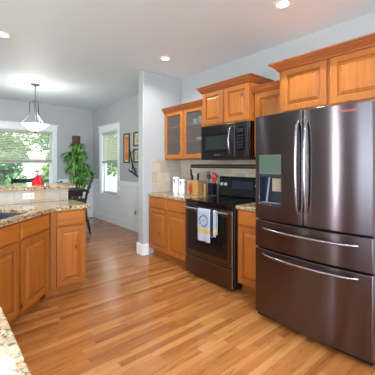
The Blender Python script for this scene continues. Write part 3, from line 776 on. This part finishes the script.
# diagonal sink base
s0, s1 = 1.40, 2.752; tt0 = 1.573
o = S(s0, tt0)
r = thing('sink_cabinet', 'angled alder sink base cabinet with false drawer fronts and doors', 'cabinet', (o[0], o[1], 0), PI/4)
bm = nb(); L = s1-s0
bx(bm, 0, L, 0, .018, .1, .872); bx(bm, 0, .018, .018, .5, .1, .872); bx(bm, .018, L-.06, .018, .5, .1, .118)
obj('body', bm, 'wood', r)
obj('toe_kick', bx(nb(), 0, L-.03, .075, .09, 0, .1), 'wood', r)
for a in (L-.03-.425, L-.03-.425*2-.03, L-.03-.425*3-.06):
    if a < 0: continue
    drawer(r, a, .715, .425, .145); door(r, a, .112, .425, .59)
# outlet on tile
def outlet(name, label, loc, rz, plug=False, wide=True):
    r = thing(name, label, 'electrical outlet', loc, rz); a, b = (.058, .036) if wide else (.036, .058)
    obj('cover_plate', bx(nb(), -a, a, -.006, 0, -b, b, .003, 2), 'white', r)
    for s in (-1, 1):
        cx_, cz_ = (s*.022, 0) if wide else (0, s*.022)
        obj('socket', bx(nb(), cx_-.014, cx_+.014, -.0085, -.0055, cz_-.014, cz_+.014, .002), pmat('socket_ivory', srgb(206,206,206), .4), r)
    if plug: 
        obj('plug', bx(nb(), -.014, .014, -.04, -.009, -.036, -.01, .004), 'grey', r)
        obj('plug', bx(nb(), -.01, .01, -.03, -.009, .012, .032, .004), 'blackp', r)
outlet('wall_outlet', 'white horizontal outlet on the tiled half wall behind the sink', (.76, 3.5935, .99), 0)
outlet('wall_outlet', 'outlet with dark plugs low on the white dining wall beside the partition', (XW-.0065, 5.07, .385), R, True, False)
# red vase with flowers
r = thing('flower_vase', 'small red bell-shaped vase with white flowers on the bar ledge', 'vase', (.925, 3.88, 1.1005))
obj('vase', lathe(nb(), [(0,0),(.068,0),(.071,.008),(.060,.035),(.036,.075),(.028,.088),(.032,.098),(.024,.094),(0,.085)], 28), 'redgl', r, smooth=True)
bm = nb(); bm2 = nb(); random.seed(3)
for k in range(44):
    a, e_ = random.uniform(0, 2*PI), random.uniform(-.5, 1.2); rr = .056
    p = Vector((rr*math.cos(a)*math.cos(e_), rr*math.sin(a)*math.cos(e_), .135+.04*math.sin(e_)))
    b = bm if e_ < .8 else bm2
    for j in range(5):
        c = p+Vector((math.cos(j*1.257+a)*.009, math.sin(j*1.257+a)*.009, random.uniform(-.004,.004)))
        lathe(b, [(0,-.009),(.011,-.005),(.013,.001),(.007,.008),(0,.01)], 7, tuple(c))
obj('white_blossoms', bm, 'flower', r, smooth=True); obj('cream_blossoms', bm2, 'flower2', r, smooth=True)
bm = nb()
for k in range(8): a = k*PI/4; tube(bm, [(0,0,.09), (.03*math.cos(a), .03*math.sin(a), .13)], .002, 5)
obj('stems', bm, 'stem', r)

# ------------------------------------------------------------ foreground island
counter('island_countertop', 'granite island countertop in the lower left foreground', [(-.9, -.3), (.145, -.3), (.145, 1.45), (-.9, 1.45)], .874, .914, (-.4, .6, .874))
r = thing('island_cabinet', 'alder cabinet under the foreground granite island', 'cabinet', (-.4, .6, 0))
obj('body', bx(nb(), -.48, .50, -.87, .82, .1, .872), 'wood', r); obj('toe_kick', bx(nb(), -.42, .43, -.8, .75, 0, .1), 'wood', r)

# ------------------------------------------------------------ dining area
r = thing('dining_table', 'dark counter-height dining table under the pendant lamp', 'table', (1.32, 5.5, 0))
obj('table_top', bx(nb(), -.68, .68, -.45, .45, .855, .895, .006), 'tablewood', r)
obj('apron', bx(nb(), -.62, .62, -.39, .39, .78, .854), 'tablewood', r)
for x in (-.40, .40):
    for y in (-.35, .35): obj('leg', bx(nb(), x-.035, x+.035, y-.035, y+.035, 0, .779, .004), 'tablewood', r)
ch = thing('dining_chair', 'dark dining chair in profile right of the peninsula by the plant', 'chair', (2.03, 5.76, 0), math.radians(68.5), 'dark counter-height dining chairs')
# local: faces -y... back at +y? chair faces +x_local=front
def chair(root):
    obj('seat', bx(nb(), -.2, .2, -.2, .2, .60, .645, .012, 2), 'chair', root)
    for s in (-1, 1):
        obj('leg', tube(nb(), [(s*.17, .17, 0), (s*.175, .17, .6)], [.014,.02], 8), 'chair', root)
        obj('leg', tube(nb(), [(s*.18, -.29, 0), (s*.18, -.22, .28), (s*.18, -.195, .6), (s*.185, -.22, .75), (s*.19, -.33, 1.08)], [.016,.018,.021,.02,.016], 8), 'chair', root, smooth=True)
    bm = nb(); pts = []
    for zz, hh in ((1.03, .085), (.90, .035), (.80, .035)):
        yb = -.22-.11*(zz-.75)/.33
        us = linsp(-.185, .185, 8)
        slab(bm, us, [zz-hh/2, zz+hh/2], lambda i,j: False, lambda u, v, s, yb=yb: (u, yb-.03*(1-(u/.185)**2)+(.012 if s else -.006), v-.015*(1-(u/.185)**2)*(v > zz)))
    obj('backrest', bm, 'chair', root)
    for z in (.2, .32):
        obj('stretcher', tube(nb(), [(-.17, .17, z), (.17, .17, z)], .009, 8), 'chair', root)
    for s in (-1, 1): obj('stretcher', tube(nb(), [(s*.175, .17, .25), (s*.18, -.215, .25)], .009, 8), 'chair', root)
chair(ch)
dup(ch, (1.24, 5.96, 0), PI, 'dark dining chair whose back rises behind the bar ledge left of the red vase')
dup(ch, (1.25, 4.98, 0), 0, 'dark dining chair whose top barely shows above the ledge right of the red vase')

# plant
r = thing('potted_dracaena', 'tall leafy dracaena with brown coir pole in the dining corner', 'plant', (2.36, 6.60, 0))
obj('pot', lathe(nb(), [(0,0),(.13,0),(.14,.02),(.18,.33),(.185,.36),(.165,.36),(.16,.32),(0,.31)], 28), 'pot', r, smooth=True)
obj('soil', lathe(nb(), [(0,.325),(.158,.325),(.158,.33),(0,.34)], 24), 'soil', r)
obj('coir_pole', lathe(nb(), [(0,.33),(.03,.33),(.032,1.35),(.088,1.42),(.09,1.96),(.08,1.975),(0,1.975)], 18, (0,.0,0)), 'coir', r)
bm = nb(); cr = [(-.02,-.12,1.72,.28), (-.14,.0,1.52,.32), (.06,-.08,1.56,.3), (-.04,-.14,1.40,.34), (.14,-.1,1.30,.3), (-.12,-.12,1.26,.3), (.1,-.2,1.16,.28), (.22,-.22,1.12,.24), (-.05,-.16,1.05,.3), (.08,-.18,.92,.3)]
for x, y, z, l in cr: tube(bm, [(x*.3, y*.3, .33), (x*.8, y*.8, z*.6), (x, y, z)], [.016,.013,.01], 8)
obj('stems', bm, 'stem', r, smooth=True)
bm = nb(); random.seed(5)
for x, y, z, l in cr:
    for k in range(32):
        a = k*2.4+random.uniform(-.3,.3); up = random.uniform(.1, 1.25); ln = l*random.uniform(.75, 1.1); wv = random.uniform(.016, .026)
        d = Vector((math.cos(a), math.sin(a), 0)); sd_ = Vector((-d.y, d.x, 0)); prev = None
        p = Vector((x, y, z)); ang = up
        for j in range(8):
            u = j/7; ww = wv*math.sin(PI*min(1, u*.85+.12))**.8 if j < 7 else .001
            rw = [bm.verts.new(p-sd_*ww+Vector((0,0,.004))), bm.verts.new(p-Vector((0,0,.003))), bm.verts.new(p+sd_*ww+Vector((0,0,.004)))]
            if prev:
                bm.faces.new((prev[0], prev[1], rw[1], rw[0])); bm.faces.new((prev[1], prev[2], rw[2], rw[1]))
            prev = rw; p = p+(d*math.cos(ang)+Vector((0,0,1))*math.sin(ang))*ln/7; ang -= .42
for v in bm.verts:
    v.co.x = min(v.co.x, XW-2.36-.02); v.co.y = min(v.co.y, YF-6.60-.02)
obj('leaves', bm, 'leaf', r, smooth='all')

# pictures on the dining wall
def picture(label, yc, z0, z1, wd_, art):
    r = thing('framed_picture', label, 'picture', (XW-.001, yc, z0), R, 'framed pictures on the dining wall'); h = z1-z0; b = .032
    bm = nb(); bx(bm, -wd_/2, -wd_/2+b, -.022, 0, 0, h, .003); bx(bm, wd_/2-b, wd_/2, -.022, 0, 0, h, .003); bx(bm, -wd_/2+b, wd_/2-b, -.022, 0, 0, b, .003); bx(bm, -wd_/2+b, wd_/2-b, -.022, 0, h-b, h, .003)
    obj('frame', bm, pmat('picture_frame_brown', srgb(70,48,34), .45), r)
    obj('mat_board', bx(nb(), -wd_/2+b, wd_/2-b, -.008, 0, b, h-b), 'paper', r)
    obj('print', bx(nb(), -wd_/2+b+.025, wd_/2-b-.025, -.0095, -.008, b+.03, h-b-.03), art, r)
picture('tall narrow framed orange print beside the side window', 5.44, 1.365, 1.985, .25, 'art1')
picture('upper small framed leaf print beside the partition edge', 5.03, 1.70, 1.985, .25, 'art2')
picture('lower small framed leaf print beside the partition edge', 5.03, 1.37, 1.645, .25, 'art2')
r = thing('branch_sculpture', 'dark twisted metal branch ornament hanging below the small prints', 'wall ornament', (XW-.03, 5.0, 1.15))
bm = nb()
tube(bm, [(0,.30,.54), (-.03,.22,.5), (-.04,.17,.38), (-.03,.12,.2), (-.03,.06,.1), (-.03,-.02,.02)], [.007,.009,.012,.014,.016,.012], 8)
tube(bm, [(-.03,.27,.09), (-.05,.2,.05), (-.04,.1,.035), (-.03,0,-.02), (-.02,-.1,-.06)], [.006,.016,.018,.018,.008], 8)
tube(bm, [(-.03,.12,.2), (-.04,.1,.12), (-.03,.14,.05)], [.012,.010,.008], 8)
tube(bm, [(-.04,.17,.38), (-.05,.1,.42), (-.03,.06,.5)], [.009,.007,.004], 8)
tube(bm, [(.027,.06,.1), (-.03,.06,.1)], .008, 8)
obj('branch', bm, 'iron', r, smooth=True)

# ------------------------------------------------------------ pendant lamp
PX, PY = 1.275, 5.525
r = thing('pendant_lamp', 'brushed nickel pendant lamp with glowing frosted glass bowl', 'pendant lamp', (PX, PY, 1.87))
z = lambda v: v-1.87
obj('canopy', lathe(nb(), [(0,z(2.719)),(.07,z(2.719)),(.068,z(2.705)),(.03,z(2.695)),(.01,z(2.68)),(0,z(2.68))], 28), 'nickel', r, smooth=True)
bm = nb(); zz = 2.69
n = 0
while zz > 2.44:
    pts = [(.011*math.cos(a), 0, .022*math.sin(a)) for a in [i*2*PI/12 for i in range(12)]]
    if n % 2: pts = [(p[1], p[0], p[2]) for p in pts]
    tube(bm, [(p[0], p[1], p[2]+z(zz-.015)) for p in pts], .003, 6, close=True); zz -= .034; n += 1
tube(bm, [(.012*math.sin(k*.9), .012*math.cos(k*.9), z(2.68)-k*.013) for k in range(19)], .003, 6)
obj('chain', bm, 'nickel', r, smooth=True)
obj('hub', lathe(nb(), [(0,z(2.45)),(.02,z(2.44)),(.045,z(2.425)),(.045,z(2.41)),(.014,z(2.40)),(.014,z(2.21)),(.008,z(2.19)),(.004,z(2.0)),(0,z(2.0))], 20), 'nickel', r, smooth=True)
for k in range(3):
    a = k*2*PI/3+.9; c, s = math.cos(a), math.sin(a); pr = [(.03,2.42),(.07,2.41),(.09,2.38),(.085,2.28),(.095,2.2),(.15,2.11),(.2,2.06),(.225,2.035),(.23,2.01)]
    obj('arm', tube(nb(), [(q*c, q*s, z(h)) for q, h in pr], [.006,.007,.007,.008,.008,.006,.006,.007,.007], 8), 'nickel', r, smooth=True)
obj('bowl_shade', lathe(nb(), [(0,z(1.905)),(.06,z(1.91)),(.12,z(1.94)),(.17,z(1.985)),(.205,z(2.015)),(.222,z(2.025)),(.223,z(2.032)),(.2,z(2.026)),(.165,z(1.995)),(.115,z(1.95)),(.06,z(1.92)),(0,z(1.915))], 36), 'bowl', r, smooth=True)
obj('finial', lathe(nb(), [(0,z(1.872)),(.01,z(1.876)),(.014,z(1.888)),(.02,z(1.9)),(.022,z(1.906)),(0,z(1.907))], 16), 'nickel', r, smooth=True)
pd = bpy.data.lights.new('pendant_bulb', 'POINT'); pd.energy = 22; pd.shadow_soft_size = .06; pd.color = (1,.96,.9)
po = bpy.data.objects.new('pendant_bulb', pd); C.objects.link(po); po.parent = r; po.location = (0, 0.0, z(2.1))

# ------------------------------------------------------------ recessed lights
def can(x, y, label):
    r = thing('recessed_light', label, 'ceiling light', (x, y, H), 0, 'recessed ceiling lights')
    bm = nb(); lathe(bm, [(.052,-.0005),(.082,-.0005),(.08,-.006),(.06,-.008),(.052,-.004)], 32); obj('trim_ring', bm, 'trim', r, smooth=True)
    obj('lens', lathe(nb(), [(0,-.001),(.052,-.001),(.052,-.004),(0,-.004)], 32), 'lamp', r)
    d = bpy.data.lights.new('can_beam', 'AREA'); d.shape = 'DISK'; d.size = .1; d.energy = CAN_W; d.color = (1, .985, .96); d.spread = math.radians(150)
    o = bpy.data.objects.new('can_beam', d); C.objects.link(o); o.parent = r; o.location = (0,0,-.012)
can(2.25, 3.07, 'recessed ceiling light above the left kitchen counter')
can(2.25, 1.366, 'recessed ceiling light nearest the refrigerator')
can(.525, 3.626, 'recessed ceiling light above the bar ledge at the left edge')
for x, y in ((.5, -.1), (2.25, -.4), (.5, -.8), (-1.5, 3.6), (-1.5, 1.2), (-1.5, -1.2), (.6, -2.4), (2.0,-2.4)): can(x, y, 'recessed ceiling light behind the camera')  # cans out of view, added to brighten the interior
